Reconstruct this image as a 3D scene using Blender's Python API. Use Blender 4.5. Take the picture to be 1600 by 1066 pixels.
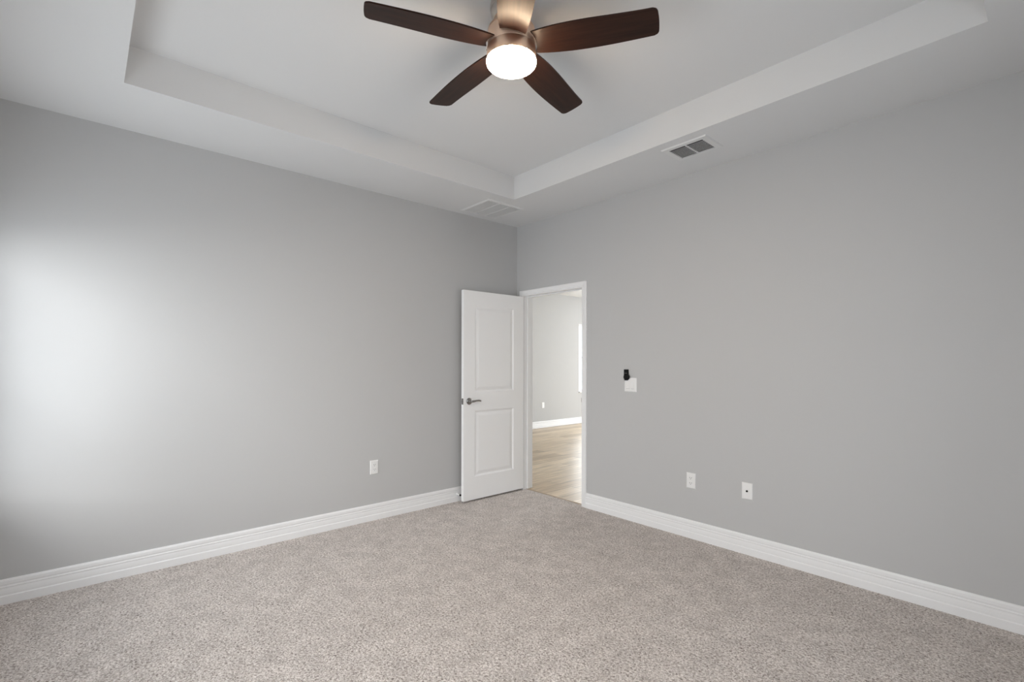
import bpy, bmesh, math, random
from mathutils import Vector, Matrix

for o in list(bpy.data.objects):
    bpy.data.objects.remove(o, do_unlink=True)
S = bpy.context.scene
C = S.collection
PI = math.pi

# ---------------------------------------------------------------- camera
cam_d = bpy.data.cameras.new('camera')
cam = bpy.data.objects.new('camera', cam_d)
C.objects.link(cam)
S.camera = cam
cam_d.sensor_fit = 'HORIZONTAL'
cam_d.sensor_width = 36.0
cam_d.lens = 36.0 * 757.76 / 1600.0
cam_d.shift_y = (566.85 - 533.0) / 1600.0
cam_d.clip_start = 0.02
CAM = Vector((3.814, -3.438, 1.32))
ang = math.radians(138.5325)
F = Vector((math.cos(ang), math.sin(ang), 0))
R0 = Vector((math.sin(ang), -math.cos(ang), 0))
U0 = Vector((0, 0, 1))
roll = 0.00174
RV = R0 * math.cos(roll) + U0 * math.sin(roll)
UV = U0 * math.cos(roll) - R0 * math.sin(roll)
m = Matrix((RV, UV, -F)).transposed().to_4x4()
m.translation = CAM
cam.matrix_world = m

# ---------------------------------------------------------------- view, world, lights
S.view_settings.view_transform = 'Standard'
S.view_settings.look = 'None'
S.view_settings.gamma = 1.0
S.view_settings.use_curve_mapping = False
S.view_settings.exposure = 0.19

W = bpy.data.worlds.new('overcast_sky')
S.world = W
W.use_nodes = True
bg = W.node_tree.nodes['Background']
bg.inputs['Color'].default_value = (0.875, 0.945, 1.0, 1)
bg.inputs['Strength'].default_value = 2.45

# room measures (metres); the far room corner is the origin
RX, RY = 4.23, -3.90           # the room runs x 0..RX, y RY..0
H, HU = 2.751, 2.952           # ceiling border and raised tray
T = 0.12                       # wall thickness
HX = -3.15                     # far wall of the room beyond the doorway
HY = 7.4

# window openings: from, to (along the wall), sill, head
WIN_BACK = (0.13, 1.24, 0.58, 2.05)       # wall behind the camera, close to the left wall
FILL_WIN_REAR = (1.60, 2.80, 0.62, 2.05)       # unseen window added for fill, wall behind the camera
FILL_WIN_SIDE = (-2.75, -1.15, 0.62, 2.05)     # unseen window added for fill, wall to the right of the camera
WIN_HALL = (4.66, 6.40, 0.69, 2.17)       # far room

def daylight(name, loc, aim, sx, sy, power, col=(0.93, 0.975, 1.0), spread=180):
    """daylight, or added fill, entering through one window opening; aim = main direction of the light"""
    d = bpy.data.lights.new(name, 'AREA')
    d.shape = 'RECTANGLE'; d.size = sx; d.size_y = sy
    d.energy = power; d.color = col; d.spread = math.radians(spread)
    o = bpy.data.objects.new(name, d)
    o.location = loc
    o.rotation_euler = Vector(aim).to_track_quat('-Z', 'Y').to_euler()
    C.objects.link(o)
    return o

P_BACK, P_GROUND, P_FILL_REAR, P_FILL_SIDE, P_HALL, P_PATIO = 225, 2.5, 9, 3, 50, 215
mid = lambda w, k: (w[k] + w[k+1]) / 2
daylight('daylight_beyond_back_window', (2.9, RY-2.7, 2.35), (-0.25, 1.0, -0.3), 5.0, 2.7, P_BACK, col=(1.0, 0.995, 0.985))
daylight('ground_bounce_back_window', (mid(WIN_BACK, 0), RY-0.075, mid(WIN_BACK, 2)), (-0.1, 1.0, 0.9), 1.02, 1.36, P_GROUND, spread=140)
daylight('fill_light_rear', (mid(FILL_WIN_REAR, 0), RY-0.07, mid(FILL_WIN_REAR, 2)), (0, 1, -0.2), 1.12, 1.35, P_FILL_REAR)  # added fill that lifts the right wall
daylight('fill_light_side', (RX+0.07, mid(FILL_WIN_SIDE, 0), mid(FILL_WIN_SIDE, 2)), (-1, 0, -0.2), 1.5, 1.35, P_FILL_SIDE)  # added fill that evens out the left wall
daylight('daylight_hall_window', (HX-0.07, mid(WIN_HALL, 0), mid(WIN_HALL, 2)), (1, 0, -0.2), 1.6, 1.38, P_HALL)
daylight('daylight_hall_patio', (0.2, HY+0.07, 1.1), (0, -1, -0.1), 2.5, 2.0, P_PATIO)

# ---------------------------------------------------------------- materials
def mat(name):
    mm = bpy.data.materials.new(name)
    mm.use_nodes = True
    nt = mm.node_tree
    return mm, nt, nt.nodes['Principled BSDF']

def node(nt, kind, **kw):
    n = nt.nodes.new(kind)
    for k, v in kw.items():
        setattr(n, k, v)
    return n

def plain(name, col, rough=0.5, metal=0.0, spec=None, bump=0.0, bscale=200.0, bdist=0.001):
    mm, nt, p = mat(name)
    p.inputs['Base Color'].default_value = (*col, 1)
    p.inputs['Roughness'].default_value = rough
    p.inputs['Metallic'].default_value = metal
    if spec is not None:
        p.inputs['Specular IOR Level'].default_value = spec
    tc = node(nt, 'ShaderNodeTexCoord')
    nz = node(nt, 'ShaderNodeTexNoise')
    nz.inputs['Scale'].default_value = bscale
    nz.inputs['Detail'].default_value = 3
    nt.links.new(tc.outputs['Object'], nz.inputs['Vector'])
    if bump > 0:
        b = node(nt, 'ShaderNodeBump')
        b.inputs['Strength'].default_value = bump
        b.inputs['Distance'].default_value = bdist
        nt.links.new(nz.outputs['Fac'], b.inputs['Height'])
        nt.links.new(b.outputs['Normal'], p.inputs['Normal'])
    else:
        mr = node(nt, 'ShaderNodeMapRange')
        mr.inputs['To Min'].default_value = max(0.02, rough - 0.03)
        mr.inputs['To Max'].default_value = min(1, rough + 0.03)
        nt.links.new(nz.outputs['Fac'], mr.inputs['Value'])
        nt.links.new(mr.outputs['Result'], p.inputs['Roughness'])
    return mm

M = {}
M['wall'] = plain('grey_wall_paint', (0.52, 0.522, 0.525), 0.75, spec=0.25, bump=0.10, bscale=140, bdist=0.0015)
M['ceil'] = plain('white_ceiling_paint', (0.72, 0.722, 0.725), 0.9, spec=0.1, bump=0.10, bscale=90, bdist=0.002)
M['trim'] = plain('white_trim_paint', (0.845, 0.85, 0.86), 0.38, spec=0.4)
M['door'] = plain('white_door_paint', (0.89, 0.895, 0.905), 0.42, spec=0.4, bump=0.05, bscale=60, bdist=0.0005)
M['plate'] = plain('white_plastic', (0.82, 0.82, 0.82), 0.32)
M['dark'] = plain('dark_slot', (0.02, 0.02, 0.02), 0.6)
M['duct'] = plain('dark_duct_metal', (0.10, 0.10, 0.10), 0.7)
M['black'] = plain('black_plastic', (0.004, 0.004, 0.0042), 0.55, spec=0.2)
M['ventwhite'] = plain('white_vent_enamel', (0.72, 0.72, 0.72), 0.45)
M['chrome'] = plain('satin_nickel', (0.34, 0.33, 0.32), 0.22, metal=1.0)

# brushed nickel of the fan
mm, nt, p = mat('brushed_nickel')
p.inputs['Base Color'].default_value = (0.62, 0.58, 0.54, 1)
p.inputs['Metallic'].default_value = 1.0
tc = node(nt, 'ShaderNodeTexCoord')
mp = node(nt, 'ShaderNodeMapping'); mp.inputs['Scale'].default_value = (6, 6, 900)
nz = node(nt, 'ShaderNodeTexNoise'); nz.inputs['Scale'].default_value = 3
mr = node(nt, 'ShaderNodeMapRange'); mr.inputs['To Min'].default_value = 0.30; mr.inputs['To Max'].default_value = 0.48
nt.links.new(tc.outputs['Object'], mp.inputs['Vector']); nt.links.new(mp.outputs['Vector'], nz.inputs['Vector'])
nt.links.new(nz.outputs['Fac'], mr.inputs['Value']); nt.links.new(mr.outputs['Result'], p.inputs['Roughness'])
M['nickel'] = mm

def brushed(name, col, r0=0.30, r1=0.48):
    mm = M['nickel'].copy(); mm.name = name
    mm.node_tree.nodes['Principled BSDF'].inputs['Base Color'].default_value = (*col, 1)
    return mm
M['lamplit'] = brushed('brushed_nickel_lamp_tint', (0.86, 0.63, 0.48))  # nickel tinted copper: warm lamplight is partly put into the base colour

# walnut blades, grain along local X
mm, nt, p = mat('dark_walnut_veneer')
tc = node(nt, 'ShaderNodeTexCoord')
mp = node(nt, 'ShaderNodeMapping'); mp.inputs['Scale'].default_value = (2.0, 30.0, 10.0)
nz = node(nt, 'ShaderNodeTexNoise'); nz.inputs['Scale'].default_value = 2.2; nz.inputs['Detail'].default_value = 6
cr = node(nt, 'ShaderNodeValToRGB')
cr.color_ramp.elements[0].position = 0.3; cr.color_ramp.elements[0].color = (0.014, 0.0052, 0.0032, 1)
cr.color_ramp.elements[1].position = 0.75; cr.color_ramp.elements[1].color = (0.034, 0.0128, 0.0074, 1)
nt.links.new(tc.outputs['Object'], mp.inputs['Vector']); nt.links.new(mp.outputs['Vector'], nz.inputs['Vector'])
nt.links.new(nz.outputs['Fac'], cr.inputs['Fac']); nt.links.new(cr.outputs['Color'], p.inputs['Base Color'])
p.inputs['Roughness'].default_value = 0.36
p.inputs['Specular IOR Level'].default_value = 0.22
M['walnut'] = mm

# glowing lamp lens
mm, nt, p = mat('glowing_frosted_glass')
p.inputs['Base Color'].default_value = (0.9, 0.88, 0.84, 1)
p.inputs['Roughness'].default_value = 0.4
p.inputs['Emission Color'].default_value = (1.0, 0.76, 0.52, 1)
p.inputs['Emission Strength'].default_value = 92.0
M['lens'] = mm

# carpet: twisted frieze pile, grey beige with dark and light yarn tips
mm, nt, p = mat('frieze_carpet')
p.inputs['Roughness'].default_value = 1.0
p.inputs['Specular IOR Level'].default_value = 0.05
tc = node(nt, 'ShaderNodeTexCoord')
n1 = node(nt, 'ShaderNodeTexNoise'); n1.inputs['Scale'].default_value = 105; n1.inputs['Detail'].default_value = 3; n1.inputs['Roughness'].default_value = 0.65
n1.inputs['Distortion'].default_value = 0.8
cr = node(nt, 'ShaderNodeValToRGB')
e = cr.color_ramp.elements
e[0].position = 0.33; e[0].color = (0.235, 0.200, 0.182, 1)
e[1].position = 0.68; e[1].color = (0.93, 0.88, 0.85, 1)
x = e.new(0.44); x.color = (0.515, 0.462, 0.430, 1)
x = e.new(0.55); x.color = (0.735, 0.68, 0.648, 1)
n2 = node(nt, 'ShaderNodeTexNoise'); n2.inputs['Scale'].default_value = 8.5; n2.inputs['Detail'].default_value = 3
m2 = node(nt, 'ShaderNodeMapRange'); m2.inputs['From Min'].default_value = 0.3; m2.inputs['From Max'].default_value = 0.7
m2.inputs['To Min'].default_value = 0.87; m2.inputs['To Max'].default_value = 1.07
mx = node(nt, 'ShaderNodeMixRGB', blend_type='MULTIPLY'); mx.inputs['Fac'].default_value = 1.0
v1 = node(nt, 'ShaderNodeTexVoronoi'); v1.inputs['Scale'].default_value = 150
ad = node(nt, 'ShaderNodeMath', operation='MULTIPLY_ADD'); ad.inputs[1].default_value = -0.5
b = node(nt, 'ShaderNodeBump'); b.inputs['Strength'].default_value = 0.9; b.inputs['Distance'].default_value = 0.008
for n in (n1, n2, v1):
    nt.links.new(tc.outputs['Object'], n.inputs['Vector'])
nt.links.new(n1.outputs['Fac'], cr.inputs['Fac'])
nt.links.new(n2.outputs['Fac'], m2.inputs['Value'])
nt.links.new(cr.outputs['Color'], mx.inputs['Color1']); nt.links.new(m2.outputs['Result'], mx.inputs['Color2'])
nt.links.new(mx.outputs['Color'], p.inputs['Base Color'])
nt.links.new(v1.outputs['Distance'], ad.inputs[0]); nt.links.new(n1.outputs['Fac'], ad.inputs[2])
nt.links.new(ad.outputs['Value'], b.inputs['Height']); nt.links.new(b.outputs['Normal'], p.inputs['Normal'])
M['carpet'] = mm

# light oak planks laid along Y
mm, nt, p = mat('light_oak_planks')
tc = node(nt, 'ShaderNodeTexCoord')
mp = node(nt, 'ShaderNodeMapping'); mp.inputs['Rotation'].default_value = (0, 0, PI/2)
br = node(nt, 'ShaderNodeTexBrick'); br.offset = 0.37
br.inputs['Scale'].default_value = 1.0; br.inputs['Brick Width'].default_value = 1.25; br.inputs['Row Height'].default_value = 0.18
br.inputs['Mortar Size'].default_value = 0.0015; br.inputs['Bias'].default_value = 0.0
br.inputs['Color1'].default_value = (0.46, 0.345, 0.225, 1); br.inputs['Color2'].default_value = (0.72, 0.585, 0.42, 1)
br.inputs['Mortar'].default_value = (0.22, 0.15, 0.09, 1)
mp2 = node(nt, 'ShaderNodeMapping'); mp2.inputs['Scale'].default_value = (16, 1.1, 1)
nz = node(nt, 'ShaderNodeTexNoise'); nz.inputs['Scale'].default_value = 2.4; nz.inputs['Detail'].default_value = 5
mr = node(nt, 'ShaderNodeMapRange'); mr.inputs['From Min'].default_value = 0.3; mr.inputs['From Max'].default_value = 0.7
mr.inputs['To Min'].default_value = 0.72; mr.inputs['To Max'].default_value = 1.22
mx = node(nt, 'ShaderNodeMixRGB', blend_type='MULTIPLY'); mx.inputs['Fac'].default_value = 1.0
nt.links.new(tc.outputs['Object'], mp.inputs['Vector']); nt.links.new(mp.outputs['Vector'], br.inputs['Vector'])
nt.links.new(tc.outputs['Object'], mp2.inputs['Vector']); nt.links.new(mp2.outputs['Vector'], nz.inputs['Vector'])
nt.links.new(nz.outputs['Fac'], mr.inputs['Value'])
nt.links.new(br.outputs['Color'], mx.inputs['Color1']); nt.links.new(mr.outputs['Result'], mx.inputs['Color2'])
nt.links.new(mx.outputs['Color'], p.inputs['Base Color'])
p.inputs['Roughness'].default_value = 0.36
M['oak'] = mm

# clear window glass
mm, nt, p = mat('window_glass')
out = nt.nodes['Material Output']
tr = node(nt, 'ShaderNodeBsdfTransparent'); gl = node(nt, 'ShaderNodeBsdfGlossy'); gl.inputs['Roughness'].default_value = 0.02
ms = node(nt, 'ShaderNodeMixShader')
ms.inputs['Fac'].default_value = 0.04; nt.links.new(tr.outputs['BSDF'], ms.inputs[1]); nt.links.new(gl.outputs['BSDF'], ms.inputs[2])
nt.links.new(ms.outputs['Shader'], out.inputs['Surface'])
M['glass'] = mm

# ---------------------------------------------------------------- mesh helpers
def box(bm, x0, x1, y0, y1, z0, z1, bev=0.0, seg=2):
    vs = [bm.verts.new(c) for c in ((x0,y0,z0),(x1,y0,z0),(x1,y1,z0),(x0,y1,z0),(x0,y0,z1),(x1,y0,z1),(x1,y1,z1),(x0,y1,z1))]
    fs = [bm.faces.new([vs[i] for i in f]) for f in ((0,3,2,1),(4,5,6,7),(0,1,5,4),(1,2,6,5),(2,3,7,6),(3,0,4,7))]
    if bev > 0:
        es = list({e for f in fs for e in f.edges})
        bmesh.ops.bevel(bm, geom=es, offset=bev, segments=seg, profile=0.5, affect='EDGES')

def prism(bm, prof, axis, a, b):
    """Extrude a closed 2-D outline along an axis. axis 'x': outline is (y,z); 'y': (x,z); 'z': (x,y)."""
    def pt(u, v, w):
        return {'x': (w, u, v), 'y': (u, w, v), 'z': (u, v, w)}[axis]
    A = [bm.verts.new(pt(u, v, a)) for u, v in prof]
    B = [bm.verts.new(pt(u, v, b)) for u, v in prof]
    n = len(prof)
    for i in range(n):
        bm.faces.new((A[i], A[(i+1) % n], B[(i+1) % n], B[i]))
    bm.faces.new(list(reversed(A))); bm.faces.new(B)

def lathe(bm, prof, seg=64, origin=(0, 0, 0), axis='z'):
    """Turn (radius, height) points about an axis through origin."""
    rings = []
    for r, h in prof:
        if r < 1e-6:
            rings.append([bm.verts.new(ax(origin, 0, 0, h, axis))])
        else:
            rings.append([bm.verts.new(ax(origin, r*math.cos(2*PI*i/seg), r*math.sin(2*PI*i/seg), h, axis)) for i in range(seg)])
    for p0, p1 in zip(rings, rings[1:]):
        for i in range(seg):
            j = (i+1) % seg
            if len(p0) == 1 and len(p1) == 1: continue
            if len(p0) == 1: bm.faces.new((p0[0], p1[j], p1[i]))
            elif len(p1) == 1: bm.faces.new((p0[i], p0[j], p1[0]))
            else: bm.faces.new((p0[i], p0[j], p1[j], p1[i]))

def ax(o, u, v, w, axis):
    if axis == 'z': return (o[0]+u, o[1]+v, o[2]+w)
    if axis == 'x': return (o[0]+w, o[1]+u, o[2]+v)
    return (o[0]+u, o[1]+w, o[2]+v)

def tube(bm, pts, rads, seg=16):
    rings = []
    pts = [Vector(q) for q in pts]
    for i, q in enumerate(pts):
        d = (pts[min(i+1, len(pts)-1)] - pts[max(i-1, 0)]).normalized()
        up = Vector((0, 0, 1)) if abs(d.z) < 0.9 else Vector((1, 0, 0))
        a = d.cross(up).normalized(); b2 = a.cross(d)
        r = rads[i] if isinstance(rads[i], tuple) else (rads[i], rads[i])
        rings.append([bm.verts.new(q + a*r[0]*math.cos(2*PI*k/seg) + b2*r[1]*math.sin(2*PI*k/seg)) for k in range(seg)])
    for p0, p1 in zip(rings, rings[1:]):
        for i in range(seg):
            j = (i+1) % seg
            bm.faces.new((p0[i], p0[j], p1[j], p1[i]))
    bm.faces.new(rings[0]); bm.faces.new(list(reversed(rings[-1])))

def obj(name, bm, material, parent=None, smooth=False, loc=None):
    bmesh.ops.recalc_face_normals(bm, faces=bm.faces)
    me = bpy.data.meshes.new(name)
    bm.to_mesh(me); bm.free()
    me.materials.append(material)
    if smooth:
        me.polygons.foreach_set('use_smooth', [True]*len(me.polygons))
        me.set_sharp_from_angle(angle=math.radians(35))
    o = bpy.data.objects.new(name, me)
    C.objects.link(o)
    if parent: o.parent = parent
    if loc: o.location = loc
    return o

def tag(o, label, cat, group=None, kind=None):
    o['label'] = label; o['category'] = cat
    if group: o['group'] = group
    if kind: o['kind'] = kind
    return o

def thing(name, loc, label, cat, rot=(0, 0, 0), group=None):
    o = bpy.data.objects.new(name, None)
    C.objects.link(o)
    o.location = loc; o.rotation_euler = rot
    o.empty_display_size = 0.1
    return tag(o, label, cat, group)

NB = bmesh.new

# ---------------------------------------------------------------- room shell
def wall_hole_x(bm, x0, x1, y0, y1, z1, hx0, hx1, hz0, hz1):
    box(bm, x0, hx0, y0, y1, 0, z1); box(bm, hx1, x1, y0, y1, 0, z1)
    if hz0 > 0: box(bm, hx0, hx1, y0, y1, 0, hz0)
    box(bm, hx0, hx1, y0, y1, hz1, z1)

def wall_hole_y(bm, x0, x1, y0, y1, z1, hy0, hy1, hz0, hz1):
    box(bm, x0, x1, y0, hy0, 0, z1); box(bm, x0, x1, hy1, y1, 0, z1)
    if hz0 > 0: box(bm, x0, x1, hy0, hy1, 0, hz0)
    box(bm, x0, x1, hy0, hy1, hz1, z1)

DX0, DX1, DZ = 0.115, 0.893, 2.012       # clear doorway between the jambs
JT = 0.018                               # jamb thickness
WT = 3.10                                # walls run above the raised ceiling

bm = NB(); box(bm, -0.12, RX+0.12, RY-0.12, 0.045, -0.10, 0.0)
tag(obj('floor', bm, M['carpet']), 'speckled grey beige twist pile carpet covering the bedroom floor', 'carpet', kind='structure')
bm = NB(); box(bm, HX-0.12, RX+0.12, 0.0455, HY+0.12, -0.10, -0.004)
tag(obj('floor_hall', bm, M['oak']), 'light oak plank floor in the room beyond the open doorway', 'wood floor', kind='structure')

bm = NB(); box(bm, -T, 0, RY-T, 0, 0, WT)
tag(obj('wall_left', bm, M['wall']), 'grey painted wall on the left with the window glow on it', 'wall', kind='structure')
bm = NB(); wall_hole_x(bm, HX-T, RX+T, 0, T, WT, DX0-JT, DX1+JT, 0, DZ+JT)
tag(obj('wall_right', bm, M['wall']), 'grey painted wall on the right with the doorway and switch', 'wall', kind='structure')
bm = NB(); box(bm, -T, 1.4, RY-T, RY, 0, WIN_BACK[2]); box(bm, -T, WIN_BACK[0], RY-T, RY, WIN_BACK[2], WIN_BACK[3]); box(bm, WIN_BACK[1], 1.4, RY-T, RY, WIN_BACK[2], WIN_BACK[3]); box(bm, -T, 1.4, RY-T, RY, WIN_BACK[3], WT); wall_hole_x(bm, 1.4, RX+T, RY-T, RY, WT, *FILL_WIN_REAR)
tag(obj('wall_back', bm, M['wall']), 'grey painted wall behind the camera with one window and one added for fill light', 'wall', kind='structure')
bm = NB(); wall_hole_y(bm, RX, RX+T, RY, 0, WT, *FILL_WIN_SIDE)
tag(obj('wall_near', bm, M['wall']), 'grey painted wall beside the camera with a wide window added for fill light', 'wall', kind='structure')
bm = NB(); wall_hole_y(bm, HX-T, HX, T, HY+T, WT, *WIN_HALL)
tag(obj('wall_hall', bm, M['wall']), 'pale grey wall of the far room seen through the doorway', 'wall', kind='structure')
bm = NB(); wall_hole_x(bm, HX, RX, HY, HY+T, WT, -1.1, 1.5, 0.05, 2.15)
tag(obj('wall_hall_end', bm, M['wall']), 'grey end wall of the far room with the patio opening', 'wall', kind='structure')
bm = NB(); box(bm, RX, RX+T, T, HY+T, 0, WT)
tag(obj('wall_hall_side', bm, M['wall']), 'plain grey side wall of the far room out of sight', 'wall', kind='structure')

# tray ceiling: lower border, upright faces, raised middle, one mesh
TX0, TX1, TY0, TY1 = 0.635, 3.611, -3.284, -0.606
bm = NB()
def quad(*c): bm.faces.new([bm.verts.new(q) for q in c])
x0, x1, y0, y1 = 0.0, RX, RY, 0.0
quad((x0,y0,H),(x0,y1,H),(TX0,TY1,H),(TX0,TY0,H))
quad((x0,y1,H),(x1,y1,H),(TX1,TY1,H),(TX0,TY1,H))
quad((x1,y1,H),(x1,y0,H),(TX1,TY0,H),(TX1,TY1,H))
quad((x1,y0,H),(x0,y0,H),(TX0,TY0,H),(TX1,TY0,H))
quad((TX0,TY0,H),(TX0,TY1,H),(TX0,TY1,HU),(TX0,TY0,HU))
quad((TX0,TY1,H),(TX1,TY1,H),(TX1,TY1,HU),(TX0,TY1,HU))
quad((TX1,TY1,H),(TX1,TY0,H),(TX1,TY0,HU),(TX1,TY1,HU))
quad((TX1,TY0,H),(TX0,TY0,H),(TX0,TY0,HU),(TX1,TY0,HU))
quad((TX0,TY0,HU),(TX0,TY1,HU),(TX1,TY1,HU),(TX1,TY0,HU))
bmesh.ops.remove_doubles(bm, verts=bm.verts, dist=1e-5)
bmesh.ops.recalc_face_normals(bm, faces=bm.faces)
# thickness upward: roof deck above
box(bm, -T, RX+T, RY-T, 0, HU+0.06, HU+0.16)
tag(obj('ceiling', bm, M['ceil']), 'white tray ceiling with a raised rectangular middle', 'ceiling', kind='structure')
bm = NB(); box(bm, HX, RX, T, HY, H, H+0.1)
tag(obj('ceiling_hall', bm, M['ceil']), 'flat white ceiling of the far room above the doorway view', 'ceiling', kind='structure')

# baseboards: stepped and coved profile (projection, height)
BP = [(0, 0), (0.017, 0), (0.017, 0.044), (0.0150, 0.0465), (0.0125, 0.049), (0.0130, 0.060), (0.0125, 0.075), (0.0110, 0.087),
      (0.0125, 0.0905), (0.0125, 0.095), (0.0095, 0.098), (0.0095, 0.103), (0.0115, 0.108), (0.0112, 0.124), (0.008, 0.1315), (0.003, 0.1345), (0, 0.1345)]
def base_y(name, xw, sgn, y0, y1, label):       # along y on a wall at x = xw
    bm = NB(); prism(bm, [(xw + sgn*a, z) for a, z in BP], 'y', y0, y1)
    return tag(obj(name, bm, M['trim'], smooth=False), label, 'baseboard', kind='structure')
def base_x(name, yw, sgn, x0, x1, label):
    bm = NB(); prism(bm, [(yw + sgn*a, z) for a, z in BP], 'x', x0, x1)
    return tag(obj(name, bm, M['trim'], smooth=False), label, 'baseboard', kind='structure')
base_y('baseboard_left', 0, 1, RY, -0.016, 'white moulded baseboard running along the left wall behind the door')
base_x('baseboard_right', 0, -1, 0.955, RX, 'white moulded baseboard running along the right wall from the doorway')
base_x('baseboard_back', RY, 1, 0.018, RX-0.018, 'white baseboard along the wall behind the camera')
base_y('baseboard_near', RX, -1, RY, -0.018, 'white baseboard along the wall beside the camera')
bo = base_y('baseboard_hall', HX, 1, T, HY, 'white baseboard at the foot of the far room wall')

# door lining and casing
bm = NB()
box(bm, DX0-JT, DX0, 0, T, 0, DZ+JT); box(bm, DX1, DX1+JT, 0, T, 0, DZ+JT); box(bm, DX0, DX1, 0, T, DZ, DZ+JT)
# stop strips against which the door closes
box(bm, DX0, DX0+0.011, 0.040, 0.072, 0, DZ, 0.002); box(bm, DX1-0.011, DX1, 0.040, 0.072, 0, DZ, 0.002)
box(bm, DX0+0.011, DX1-0.011, 0.040, 0.072, DZ-0.011, DZ, 0.002)
lining = tag(obj('trim_1', bm, M['trim']), 'white door jamb lining inside the doorway opening', 'door jamb', kind='structure')
bm = NB(); box(bm, DX1-0.0015, DX1+0.001, 0.006, 0.034, 0.945, 1.003)
box(bm, DX1-0.0045, DX1+0.0005, -0.0015, 0.007, 0.957, 1.001, 0.0005)
obj('strike_plate', bm, M['chrome'], lining)['label'] = 'satin metal strike plate'
CP = [(0, 0), (0.0, 0.006), (0.004, 0.009), (0.010, 0.0095), (0.016, 0.0085), (0.020, 0.0115), (0.045, 0.0145), (0.054, 0.0145), (0.057, 0.012), (0.057, 0)]
CI, CT = 0.005, 2.068
bm = NB()
def casing_legs(bm, ysign, y0):
    """one moulding carried up, across and down with mitred corners"""
    cx0, cx1, zt = DX0 - CI, DX1 + CI, CT - 0.057
    rows = []
    for a, t in CP:
        y = y0 + ysign*t
        rows.append([bm.verts.new(q) for q in ((cx0-a, y, 0), (cx0-a, y, zt+a), (cx1+a, y, zt+a), (cx1+a, y, 0))])
    n = len(rows)
    for i in range(n):
        p0, p1 = rows[i], rows[(i+1) % n]
        for k in range(3):
            bm.faces.new((p0[k], p0[k+1], p1[k+1], p1[k]))
    bm.faces.new([q[0] for q in rows]); bm.faces.new([q[3] for q in reversed(rows)])
casing_legs(bm, -1, 0)
tag(obj('trim_2', bm, M['trim']), 'white moulded casing framing the doorway on the bedroom side', 'door casing', kind='structure')
bm = NB(); casing_legs(bm, 1, T)
tag(obj('trim_3', bm, M['trim']), 'white casing framing the doorway on the far room side', 'door casing', kind='structure')
bm = NB(); prism(bm, [(0.030, -0.003), (0.034, 0.002), (0.046, 0.0035), (0.060, 0.001), (0.062, -0.004)], 'x', DX0+0.0005, DX1-0.0005)
tag(obj('trim_4', bm, plain('oak_strip', (0.42, 0.32, 0.22), 0.5)), 'thin wood strip where carpet meets plank floor in the doorway', 'threshold', kind='structure')

# ---------------------------------------------------------------- windows
def window_x(name, x0, x1, z0, z1, yw, out, label, fixed=False):
    """window (double hung, or one fixed pane) in a wall that runs along x; out = -1 or 1 towards outside"""
    fy0, fy1 = sorted((yw + out*0.02, yw + out*0.055))
    bm = NB(); w = 0.045
    box(bm, x0, x0+w, fy0, fy1, z0, z1); box(bm, x1-w, x1, fy0, fy1, z0, z1)
    box(bm, x0+w, x1-w, fy0, fy1, z0, z0+w); box(bm, x0+w, x1-w, fy0, fy1, z1-w, z1)
    zm = (z0+z1)/2
    if not fixed: box(bm, x0+w, x1-w, fy0, fy1, zm-0.02, zm+0.02)
    root = tag(obj(name, bm, M['trim']), label, 'window', kind='structure')
    ym = (fy0+fy1)/2
    for a, b2 in (((z0+w, z1-w),) if fixed else ((z0+w, zm-0.02), (zm+0.02, z1-w))):
        bm = NB(); box(bm, x0+w, x1-w, ym-0.003, ym+0.003, a, b2); obj('pane', bm, M['glass'], root)
    bm = NB(); ys = sorted((yw - out*0.03, yw + out*0.02)); box(bm, x0, x1, ys[0], ys[1], z0-0.02, z0+0.0, 0.004)
    obj('window_sill', bm, M['trim'], root)
    return root
def window_y(name, y0, y1, z0, z1, xw, out, label):
    fx0, fx1 = sorted((xw + out*0.02, xw + out*0.055))
    bm = NB(); w = 0.045
    box(bm, fx0, fx1, y0, y0+w, z0, z1); box(bm, fx0, fx1, y1-w, y1, z0, z1)
    box(bm, fx0, fx1, y0+w, y1-w, z0, z0+w); box(bm, fx0, fx1, y0+w, y1-w, z1-w, z1)
    zm = (z0+z1)/2; box(bm, fx0, fx1, y0+w, y1-w, zm-0.02, zm+0.02)
    root = tag(obj(name, bm, M['trim']), label, 'window', kind='structure')
    xm = (fx0+fx1)/2
    for a, b2 in ((z0+w, zm-0.02), (zm+0.02, z1-w)):
        bm = NB(); box(bm, xm-0.003, xm+0.003, y0+w, y1-w, a, b2); obj('pane', bm, M['glass'], root)
    bm = NB(); xs = sorted((xw - out*0.03, xw + out*0.02)); box(bm, xs[0], xs[1], y0, y1, z0-0.02, z0, 0.004)
    obj('window_sill', bm, M['trim'], root)
    return root
window_x('window_1', WIN_BACK[0], WIN_BACK[1], WIN_BACK[2], WIN_BACK[3], RY, -1, 'white single pane window in the wall behind the camera next to the left wall', fixed=True)
window_x('added_window_rear', FILL_WIN_REAR[0], FILL_WIN_REAR[1], FILL_WIN_REAR[2], FILL_WIN_REAR[3], RY, -1, 'unseen white window behind the camera, added for fill light')
window_y('added_window_side', FILL_WIN_SIDE[0], FILL_WIN_SIDE[1], FILL_WIN_SIDE[2], FILL_WIN_SIDE[3], RX, 1, 'unseen wide white window beside the camera, added for fill light')
window_y('window_3', WIN_HALL[0], WIN_HALL[1], WIN_HALL[2], WIN_HALL[3], HX, -1, 'bright window in the far room at the doorway edge')
window_x('window_4', -1.1, 1.5, 0.05, 2.15, HY, 1, 'tall patio window at the end of the far room')

# ---------------------------------------------------------------- the door
DW, DH, DT = 0.762, 1.986, 0.035
HINGE = Vector((0.119, -0.013, 0.017))          # corner of the visible face at the hinge side
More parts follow.
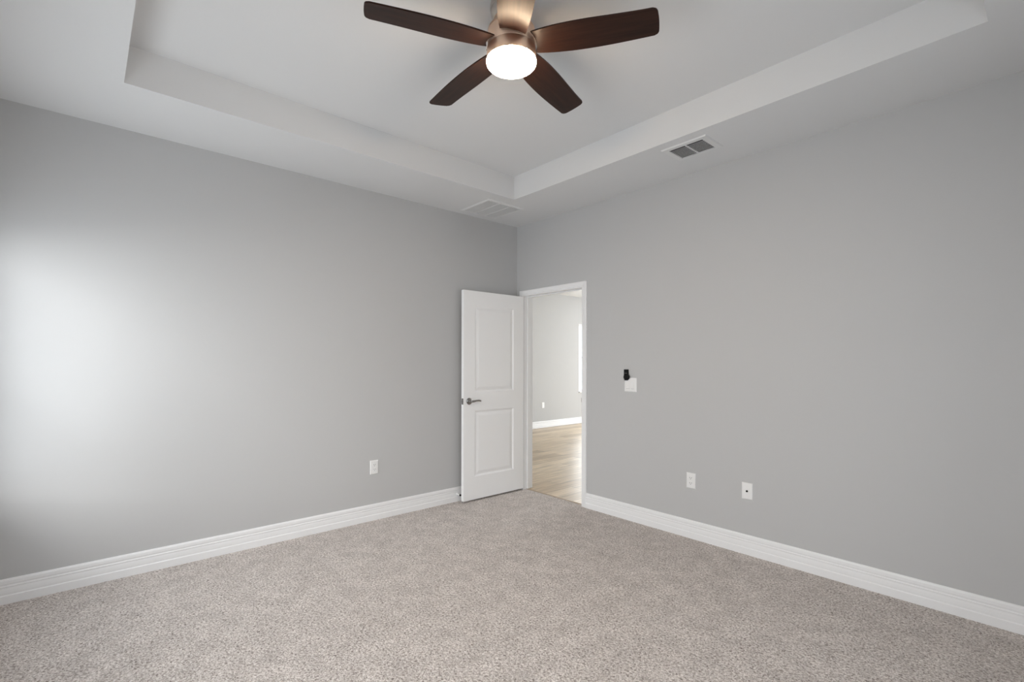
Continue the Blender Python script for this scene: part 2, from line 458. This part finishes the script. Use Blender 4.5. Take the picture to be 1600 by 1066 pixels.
# local frame: u from hinge to free edge (0..DW), n out of the visible face, z up
bm = NB()
def panel_outline(): return ((0.135, DW-0.128, 0.215, 0.845), (0.135, DW-0.128, 1.020, DH-0.135))
# visible and rear faces with recessed raised panels, built as grids
def door_face(bm, n0, sgn):
    us = sorted({0, DW, 0.135, DW-0.128}); zs = [0, 0.215, 0.845, 1.020, DH-0.135, DH]
    def v(u, z, n): return bm.verts.new((u, n0 + sgn*n, z))
    for i in range(3):
        for j in range(5):
            if i == 1 and j in (1, 3): continue
            q = [v(us[i], zs[j], 0), v(us[i+1], zs[j], 0), v(us[i+1], zs[j+1], 0), v(us[i], zs[j+1], 0)]
            bm.faces.new(q)
    for a, b2, c, d in panel_outline():
        steps = [(0, 0), (0.006, -0.0035), (0.014, -0.0095), (0.020, -0.0105), (0.028, -0.0095), (0.048, -0.0035), (0.054, -0.0028)]
        rings = [[v(a+s, c+s, n), v(b2-s, c+s, n), v(b2-s, d-s, n), v(a+s, d-s, n)] for s, n in steps]
        for p0, p1 in zip(rings, rings[1:]):
            for k in range(4):
                bm.faces.new((p0[k], p0[(k+1) % 4], p1[(k+1) % 4], p1[k]))
        bm.faces.new(rings[-1])
door_face(bm, 0.0, 1)
door_face(bm, -DT, -1)
def rim(a, b2): bm.faces.new([bm.verts.new(q) for q in ((a[0], 0, a[1]), (b2[0], 0, b2[1]), (b2[0], -DT, b2[1]), (a[0], -DT, a[1]))])
rim((0, 0), (DW, 0)); rim((DW, 0), (DW, DH)); rim((DW, DH), (0, DH)); rim((0, DH), (0, 0))
bmesh.ops.remove_doubles(bm, verts=bm.verts, dist=1e-5)
door = tag(obj('door_1', bm, M['door']), 'white two panel door standing open against the left wall', 'door', kind='structure')
# local x (hinge to free edge) -> world -y, local y (out of the face) -> world +x
door.matrix_world = Matrix(((0, 1, 0, HINGE.x), (-1, 0, 0, HINGE.y), (0, 0, 1, HINGE.z), (0, 0, 0, 1)))
HZ = 0.955 - HINGE.z
hu = DW - 0.062
for sgn, n0 in ((1, 0.0), (-1, -DT)):
    bm = NB(); lathe(bm, [(0, 0), (0.032, 0), (0.033, sgn*0.003), (0.031, sgn*0.008), (0.024, sgn*0.012), (0.0145, sgn*0.014), (0.0125, sgn*0.018), (0.0125, sgn*0.038), (0.0, sgn*0.040)],
                     40, (hu, n0, HZ), 'y')
    hd = obj('door_handle', bm, M['chrome'], door, True); hd['label'] = 'satin nickel lever handle'
    bm = NB(); n1 = n0 + sgn*0.045
    tube(bm, [(hu+0.012, n1-sgn*0.003, HZ), (hu, n1, HZ), (hu-0.022, n1+sgn*0.002, HZ+0.001), (hu-0.055, n1+sgn*0.002, HZ+0.006), (hu-0.085, n1, HZ+0.006), (hu-0.108, n1-sgn*0.002, HZ+0.001), (hu-0.112, n1-sgn*0.003, HZ)],
         [(0.006, 0.007), (0.011, 0.012), (0.009, 0.010), (0.007, 0.008), (0.0065, 0.0085), (0.006, 0.008), (0.002, 0.003)])
    obj('lever', bm, M['chrome'], hd, True)
bm = NB(); box(bm, DW-0.0005, DW+0.0012, -0.0305, -0.0045, HZ-0.029, HZ+0.029, 0.0005)
lp = obj('latch_plate', bm, M['chrome'], door); lp['label'] = 'satin metal latch plate on the door edge'
bm = NB(); prism(bm, [(DW+0.001, -0.022), (DW+0.010, -0.020), (DW+0.011, -0.012), (DW+0.001, -0.011)], 'z', HZ-0.009, HZ+0.009)
obj('latch_bolt', bm, M['chrome'], lp)
for hz in (0.20, 1.0, 1.78):
    bm = NB(); lathe(bm, [(0, -0.045), (0.006, -0.045), (0.006, 0.045), (0, 0.045)], 16, (-0.004, -DT-0.004, hz), 'z')
    obj('hinge', bm, M['chrome'], door, True)['label'] = 'satin metal hinge knuckle'

# spring door stop screwed to the left baseboard behind the door
t = thing('door_stop', (0.0132, -0.772, 0.068), 'small door stop with black rubber tip on left baseboard behind the door', 'door stop')
bm = NB(); lathe(bm, [(0, 0), (0.012, 0), (0.011, 0.004), (0.007, 0.006), (0, 0.006)], 24, (0, 0, 0), 'x'); obj('base', bm, M['plate'], t, True)
bm = NB(); lathe(bm, [(0, 0.005)] + [(0.0055 if i % 2 else 0.0042, 0.005 + i*0.0018) for i in range(23)] + [(0, 0.046)], 16, (0, 0, 0), 'x'); obj('spring', bm, M['plate'], t)
bm = NB(); lathe(bm, [(0, 0.045), (0.0085, 0.045), (0.0095, 0.049), (0.0095, 0.056), (0.007, 0.0605), (0, 0.0610)], 24, (0, 0, 0), 'x'); obj('rubber_tip', bm, M['black'], t, True)

# ---------------------------------------------------------------- ceiling fan
FX, FY = 2.148, -1.973
fan = thing('ceiling_fan', (FX, FY, HU), 'five blade ceiling fan with dark walnut blades and lit lamp, hung from tray ceiling', 'ceiling fan')
fz = lambda z: z - HU
bm = NB(); lathe(bm, [(0, fz(2.952)), (0.097, fz(2.952)), (0.098, fz(2.936)), (0.096, fz(2.930)), (0.0915, fz(2.9285)), (0.0915, fz(2.9255)), (0.094, fz(2.924)), (0.092, fz(2.908)), (0.086, fz(2.894)), (0.082, fz(2.885)), (0, fz(2.884))])
obj('canopy', bm, M['nickel'], fan, True)
bm = NB(); lathe(bm, [(0, fz(2.886)), (0.081, fz(2.886)), (0.081, fz(2.872)), (0.088, fz(2.860)), (0.100, fz(2.849)), (0.1065, fz(2.840)), (0.108, fz(2.834)), (0.1055, fz(2.8325)), (0.1055, fz(2.8305)), (0.108, fz(2.829)), (0.108, fz(2.7585)), (0.1070, fz(2.7568)), (0.098, fz(2.7565)), (0.098, fz(2.7515)), (0, fz(2.7515))])
hs = obj('motor_housing', bm, M['lamplit'], fan, True)
bm = NB(); lathe(bm, [(0, fz(2.7530)), (0.1105, fz(2.7530)), (0.1120, fz(2.7524)), (0.1125, fz(2.7510)), (0.1125, fz(2.705)), (0.1105, fz(2.701)), (0.106, fz(2.701)), (0, fz(2.703))])
ring = obj('light_kit', bm, M['lamplit'], fan, True)
bm = NB(); lathe(bm, [(0.0, 0.0), (0.0035, 0.0), (0.003, 0.0015), (0, 0.002)], 12, (0, 0, 0), 'z')
sc = obj('screw', bm, M['dark'], ring, True)
sa = math.radians(228.5+8)
sc.matrix_local = Matrix.Translation((0.1122*math.cos(sa), 0.1122*math.sin(sa), fz(2.741))) @ Vector((math.cos(sa), math.sin(sa), 0)).to_track_quat('Z', 'Y').to_matrix().to_4x4()
bm = NB(); lathe(bm, [(0.1085, fz(2.7025)), (0.1130, fz(2.6995)), (0.1142, fz(2.694)), (0.1130, fz(2.687)), (0.107, fz(2.680)), (0.092, fz(2.6735)), (0.064, fz(2.6695)), (0.03, fz(2.6675)), (0, fz(2.667))])
obj('lamp_shade', bm, M['lens'], fan, True)['label'] = 'glowing frosted glass lamp lens'

# blades: outline measured as left and right offsets along the radius
SP = (0.313, -0.2117, 0.0011, 0.0877); SM = (-0.6033, 0.0849, 0.0506, -0.0636); TP = (-1.1488, 0.0901, 0.6469)
pv = lambda c, v: sum(k * v**(len(c)-1-i) for i, k in enumerate(c))
def blade_outline():
    left, right = [], []
    n = 26
    RR = 0.1165                                   # the root is cut to the round of the housing
    def start(c):
        q = 0.1
        for _ in range(30):
            q = math.sqrt(RR*RR - pv(c, q-0.4)**2)
        return q
    q0, q1 = start(SP), start(SM)
    for i in range(n):
        a = q0 + (0.60 - q0) * i/(n-1); left.append((a, pv(SP, a-0.4)))
        a = q1 + (0.60 - q1) * i/(n-1); right.append((a, pv(SM, a-0.4)))
    sl, sr = pv(SP, 0.225), pv(SM, 0.225)
    tip = []
    k = 22
    for i in range(k+1):
        s = sl + (sr - sl) * i/k
        tip.append((pv(TP, s), s))
    # rounded corners between the long sides and the tip
    def corner(p0, c, p1, m2=7):
        o2 = []
        for i in range(m2+1):
            tt = i/m2
            o2.append(tuple((1-tt)**2*a + 2*tt*(1-tt)*b2 + tt*tt*d for a, b2, d in zip(p0, c, p1)))
        return o2
    cl = (pv(TP, sl), pv(SP, pv(TP, sl)-0.4)); crn = (pv(TP, sr), pv(SM, pv(TP, sr)-0.4))
    tipmid = [q for q in tip if sr + 0.016 < q[1] < sl - 0.016]
    pts = left + corner((cl[0]-0.022, pv(SP, cl[0]-0.022-0.4)), cl, tipmid[0]) + tipmid[1:-1] + corner(tipmid[-1], crn, (crn[0]-0.022, pv(SM, crn[0]-0.022-0.4))) + right[::-1]
    # drop points that step backwards past the corner start
    lx = cl[0]-0.022; rx = crn[0]-0.022
    pts = [q for i, q in enumerate(pts) if not (i < n and q[0] >= lx) and not (i >= len(pts)-n and q[0] >= rx)]
    t0, t1 = math.atan2(pv(SM, q1-0.4), q1), math.atan2(pv(SP, q0-0.4), q0)
    pts += [(RR*math.cos(t0+(t1-t0)*i/10), RR*math.sin(t0+(t1-t0)*i/10)) for i in range(1, 10)]
    return pts
bm = NB()
ol = blade_outline(); th = 0.0035
def blade_layer(z, off):
    return [bm.verts.new((x, y, z)) for x, y in ol]
top = blade_layer(th, 0); bot = blade_layer(-th, 0)
N = len(ol)
for i in range(N):
    bm.faces.new((top[i], top[(i+1) % N], bot[(i+1) % N], bot[i]))
ft = bm.faces.new(top); fb = bm.faces.new(list(reversed(bot)))
edges = list(ft.edges) + list(fb.edges)
bmesh.ops.bevel(bm, geom=edges, offset=0.002, segments=2, profile=0.5, affect='EDGES')
blade0 = obj('blade', bm, M['walnut'], fan)
bm = NB()
box(bm, 0.080, 0.150, -0.026, 0.028, th, th+0.006, 0.002)
for (bx, by) in ((0.135, -0.016), (0.135, 0.018), (0.12, 0.001)):
    lathe(bm, [(0, th+0.006), (0.005, th+0.006), (0.004, th+0.0085), (0, th+0.009)], 12, (bx, by, 0), 'z')
arm0 = obj('blade_arm', bm, M['nickel'], blade0)
arm0['label'] = 'brushed nickel blade arm'
def place_blade(bl, k):
    bl.matrix_local = (Matrix.Translation((0, 0, fz(2.770))) @ Matrix.Rotation(math.radians(32.42 + 72*k), 4, 'Z') @ Matrix.Rotation(math.radians(-10.93), 4, 'X'))
place_blade(blade0, 0)
for k in range(1, 5):
    bl = blade0.copy(); C.objects.link(bl); bl.parent = fan; place_blade(bl, k)
    ar = arm0.copy(); C.objects.link(ar); ar.parent = bl

# ---------------------------------------------------------------- ceiling vents
# supply register near the right wall
vx0, vx1, vy0, vy1 = 2.025, 2.342, -0.525, -0.282
hx0, hx1, hy0, hy1 = 2.066, 2.300, -0.487, -0.306
t = thing('air_register', ((vx0+vx1)/2, (vy0+vy1)/2, H), 'white louvred ceiling vent with dark slots near the right wall', 'ceiling vent')
cxv, cyv = (vx0+vx1)/2, (vy0+vy1)/2
bm = NB(); z1v, z0v = 0.0, -0.009
def frame_ring(bm, X0, X1, Y0, Y1, a0, a1, b0, b1):
    """flat rim with a sloped outer edge around an opening"""
    rings = [[(X0, Y0, 0), (X1, Y0, 0), (X1, Y1, 0), (X0, Y1, 0)],
             [(X0+0.007, Y0+0.007, -0.007), (X1-0.007, Y0+0.007, -0.007), (X1-0.007, Y1-0.007, -0.007), (X0+0.007, Y1-0.007, -0.007)],
             [(a0, b0, -0.007), (a1, b0, -0.007), (a1, b1, -0.007), (a0, b1, -0.007)],
             [(a0, b0, 0), (a1, b0, 0), (a1, b1, 0), (a0, b1, 0)]]
    rv = [[bm.verts.new(q) for q in r] for r in rings]
    for i in range(4):
        p0, p1 = rv[i], rv[(i+1) % 4]
        for k in range(4):
            bm.faces.new((p0[k], p0[(k+1) % 4], p1[(k+1) % 4], p1[k]))
frame_ring(bm, vx0-cxv, vx1-cxv, vy0-cyv, vy1-cyv, hx0-cxv, hx1-cxv, hy0-cyv, hy1-cyv)
obj('frame', bm, M['ventwhite'], t)
bm = NB(); box(bm, hx0-cxv, hx1-cxv, hy0-cyv, hy1-cyv, -0.0006, -0.0001)
obj('duct_opening', bm, M['duct'], t)['label'] = 'dark duct opening behind the louvres'
bm = NB(); box(bm, -0.004+0.0, 0.004, hy0-cyv, hy1-cyv, -0.0075, -0.001, 0.0008)
obj('divider_bar', bm, M['ventwhite'], t)
ns = 8
for i in range(ns):
    yy = (hy0-cyv) + (0.030 + (hy1-hy0-0.042) * i/(ns-1))
    for X0, X1 in ((hx0-cxv, -0.004), (0.004, hx1-cxv)):
        bm = NB(); prism(bm, [(yy-0.0050, -0.0074), (yy-0.0064, -0.0060), (yy+0.0030, -0.0012), (yy+0.0044, -0.0028)], 'x', X0, X1)
        obj('slat', bm, M['ventwhite'], t)

# return air grille in the corner
gx0, gx1, gy0, gy1 = 0.088, 0.505, -0.790, -0.371
t = thing('return_grille', ((gx0+gx1)/2, (gy0+gy1)/2, H), 'square white return air grille on the ceiling in the room corner', 'ceiling vent')
cxg, cyg = (gx0+gx1)/2, (gy0+gy1)/2
a0, a1, b0, b1 = gx0+0.024-cxg, gx1-0.024-cxg, gy0+0.024-cyg, gy1-0.024-cyg
bm = NB(); frame_ring(bm, gx0-cxg, gx1-cxg, gy0-cyg, gy1-cyg, a0, a1, b0, b1); obj('frame', bm, M['ventwhite'], t)
bm = NB(); box(bm, a0, a1, b0, b1, -0.0006, -0.0001); obj('duct_opening', bm, M['duct'], t)['label'] = 'dark duct opening behind the louvres'
for f in (1/3, 2/3):
    yb = b0 + (b1-b0)*f
    bm = NB(); box(bm, a0, a1, yb-0.005, yb+0.005, -0.0078, -0.001, 0.0008); obj('divider_bar', bm, M['ventwhite'], t)
nsl = 26
segs = [(b0, b0+(b1-b0)/3-0.005), (b0+(b1-b0)/3+0.005, b0+2*(b1-b0)/3-0.005), (b0+2*(b1-b0)/3+0.005, b1)]
for sgm in segs:
    for i in range(nsl):
        xx = a0 + (a1-a0) * (i+0.5)/nsl
        bm = NB(); prism(bm, [(xx-0.0026, -0.0052), (xx-0.0020, -0.0060), (xx+0.0024, -0.0034), (xx+0.0018, -0.0026)], 'y', sgm[0], sgm[1])
        obj('slat', bm, M['ventwhite'], t)

# ---------------------------------------------------------------- plates on the walls
# local frame of a plate: x to the right along the wall, y out of the wall towards the room (negative y), z up
def rot_for(wall):
    return {'right': (0, 0, 0), 'left': (0, 0, PI/2), 'hall': (0, 0, PI/2)}[wall]

def plate_mesh(bm, w, h, d=0.006):
    prof = [(0, 0.0), (0, -0.0025), (0.003, -d+0.001), (0.006, -d)]
    rings = [[bm.verts.new(q) for q in ((-w/2+s, y, -h/2+s), (w/2-s, y, -h/2+s), (w/2-s, y, h/2-s), (-w/2+s, y, h/2-s))] for s, y in prof]
    for p0, p1 in zip(rings, rings[1:]):
        for k in range(4):
            bm.faces.new((p0[k], p0[(k+1) % 4], p1[(k+1) % 4], p1[k]))
    bm.faces.new(rings[-1]); bm.faces.new(list(reversed(rings[0])))

def outlet(loc, wall, label):
    t = thing('power_outlet', loc, label, 'power outlet', rot_for(wall), 'white wall outlets')
    bm = NB(); plate_mesh(bm, 0.0725, 0.1155); obj('cover_plate', bm, M['plate'], t)
    for sz in (-1, 1):
        bm = NB()
        oc = [(0.0165*c, 0.0145*s2) for c, s2 in [(math.copysign(min(1, abs(math.cos(q))*1.15), math.cos(q)), math.sin(q)) for q in [2*PI*i/32 for i in range(32)]]]
        prism(bm, [(u, v + sz*0.0195) for u, v in oc], 'y', -0.0085, -0.0055)
        sk = obj('socket', bm, M['plate'], t)
        for sx, hh in ((-0.0065, 0.009), (0.0065, 0.0075)):
            bm = NB(); box(bm, sx-0.0013, sx+0.0013, -0.0088, -0.0080, sz*0.0195+0.003-hh/2, sz*0.0195+0.003+hh/2); obj('slot', bm, M['dark'], sk)
        bm = NB(); lathe(bm, [(0, -0.0080), (0.0026, -0.0080), (0.0026, -0.0088), (0, -0.0088)], 12, (0, 0, sz*0.0195-0.0075), 'y'); obj('ground_hole', bm, M['dark'], sk)
    bm = NB(); lathe(bm, [(0, -0.0055), (0.003, -0.0055), (0.0027, -0.0070), (0, -0.0073)], 14, (0, 0, 0), 'y'); obj('screw', bm, M['plate'], t, True)
    return t
outlet((0, -1.6095, 0.4415), 'left', 'white power outlet on the left wall above the baseboard')
outlet((1.968, 0, 0.433), 'right', 'white power outlet on the right wall, left of the cable plate')
outlet((HX, 3.555, 0.455), 'hall', 'white power outlet on the far room wall seen through the doorway')

t = thing('cable_plate', (2.381, 0, 0.4355), 'white wall plate with one dark centre cable hole, right of the outlet', 'cable plate')
bm = NB(); plate_mesh(bm, 0.0725, 0.1145); obj('cover_plate', bm, M['plate'], t)
bm = NB(); lathe(bm, [(0, -0.005), (0.0070, -0.005), (0.0070, -0.0072), (0.0055, -0.0072), (0.0055, -0.012), (0.0048, -0.012), (0.0048, -0.007), (0, -0.007)], 24, (0, 0, 0), 'y')
ck = obj('coax_jack', bm, M['black'], t, True); ck['label'] = 'dark threaded cable jack'
for sz in (-1, 1):
    bm = NB(); lathe(bm, [(0, -0.0055), (0.003, -0.0055), (0.0027, -0.0070), (0, -0.0073)], 14, (0, 0, sz*0.042), 'y'); obj('screw', bm, M['plate'], t, True)

t = thing('light_switch', (1.4265, 0, 1.1365), 'white double light switch plate on the right wall beside the doorway', 'light switch')
bm = NB(); plate_mesh(bm, 0.119, 0.1165); obj('cover_plate', bm, M['plate'], t)
for sx in (-0.0235, 0.0235):
    bm = NB(); w, h = 0.033, 0.067
    prism(bm, [(-0.0055, -h/2), (-0.0100, -h/2), (-0.0072, 0.0), (-0.0066, h/2), (-0.0055, h/2)], 'x', sx-w/2, sx+w/2)
    obj('rocker', bm, M['plate'], t)
    bm = NB(); box(bm, sx-w/2-0.0008, sx+w/2+0.0008, -0.0062, -0.0056, -h/2-0.0012, -h/2-0.0001); obj('gap', bm, M['dark'], t)

# black holder above the corner of the switch plate
t = thing('remote_holder', (1.392, 0, 1.215), 'small black plastic holder with rounded knob overlapping the light switch plate corner', 'remote holder')
bm = NB(); box(bm, -0.025, 0.016, -0.016, 0.0, -0.005, 0.050, 0.004); obj('body', bm, M['black'], t)
bm = NB(); lathe(bm, [(0, -0.0095), (0.027, -0.0095), (0.029, -0.014), (0.0275, -0.021), (0.020, -0.026), (0.010, -0.028), (0, -0.0285)], 32, (0.004, 0, -0.014), 'y')
obj('knob', bm, M['black'], t, True)
bm = NB(); box(bm, -0.019, 0.016, -0.018, -0.0100, -0.043, -0.012, 0.004); obj('tab', bm, M['black'], t)
bm = NB(); box(bm, -0.018, 0.009, -0.0168, -0.0155, 0.016, 0.019, 0.0004); obj('band', bm, M['chrome'], t)['label'] = 'thin shiny band'
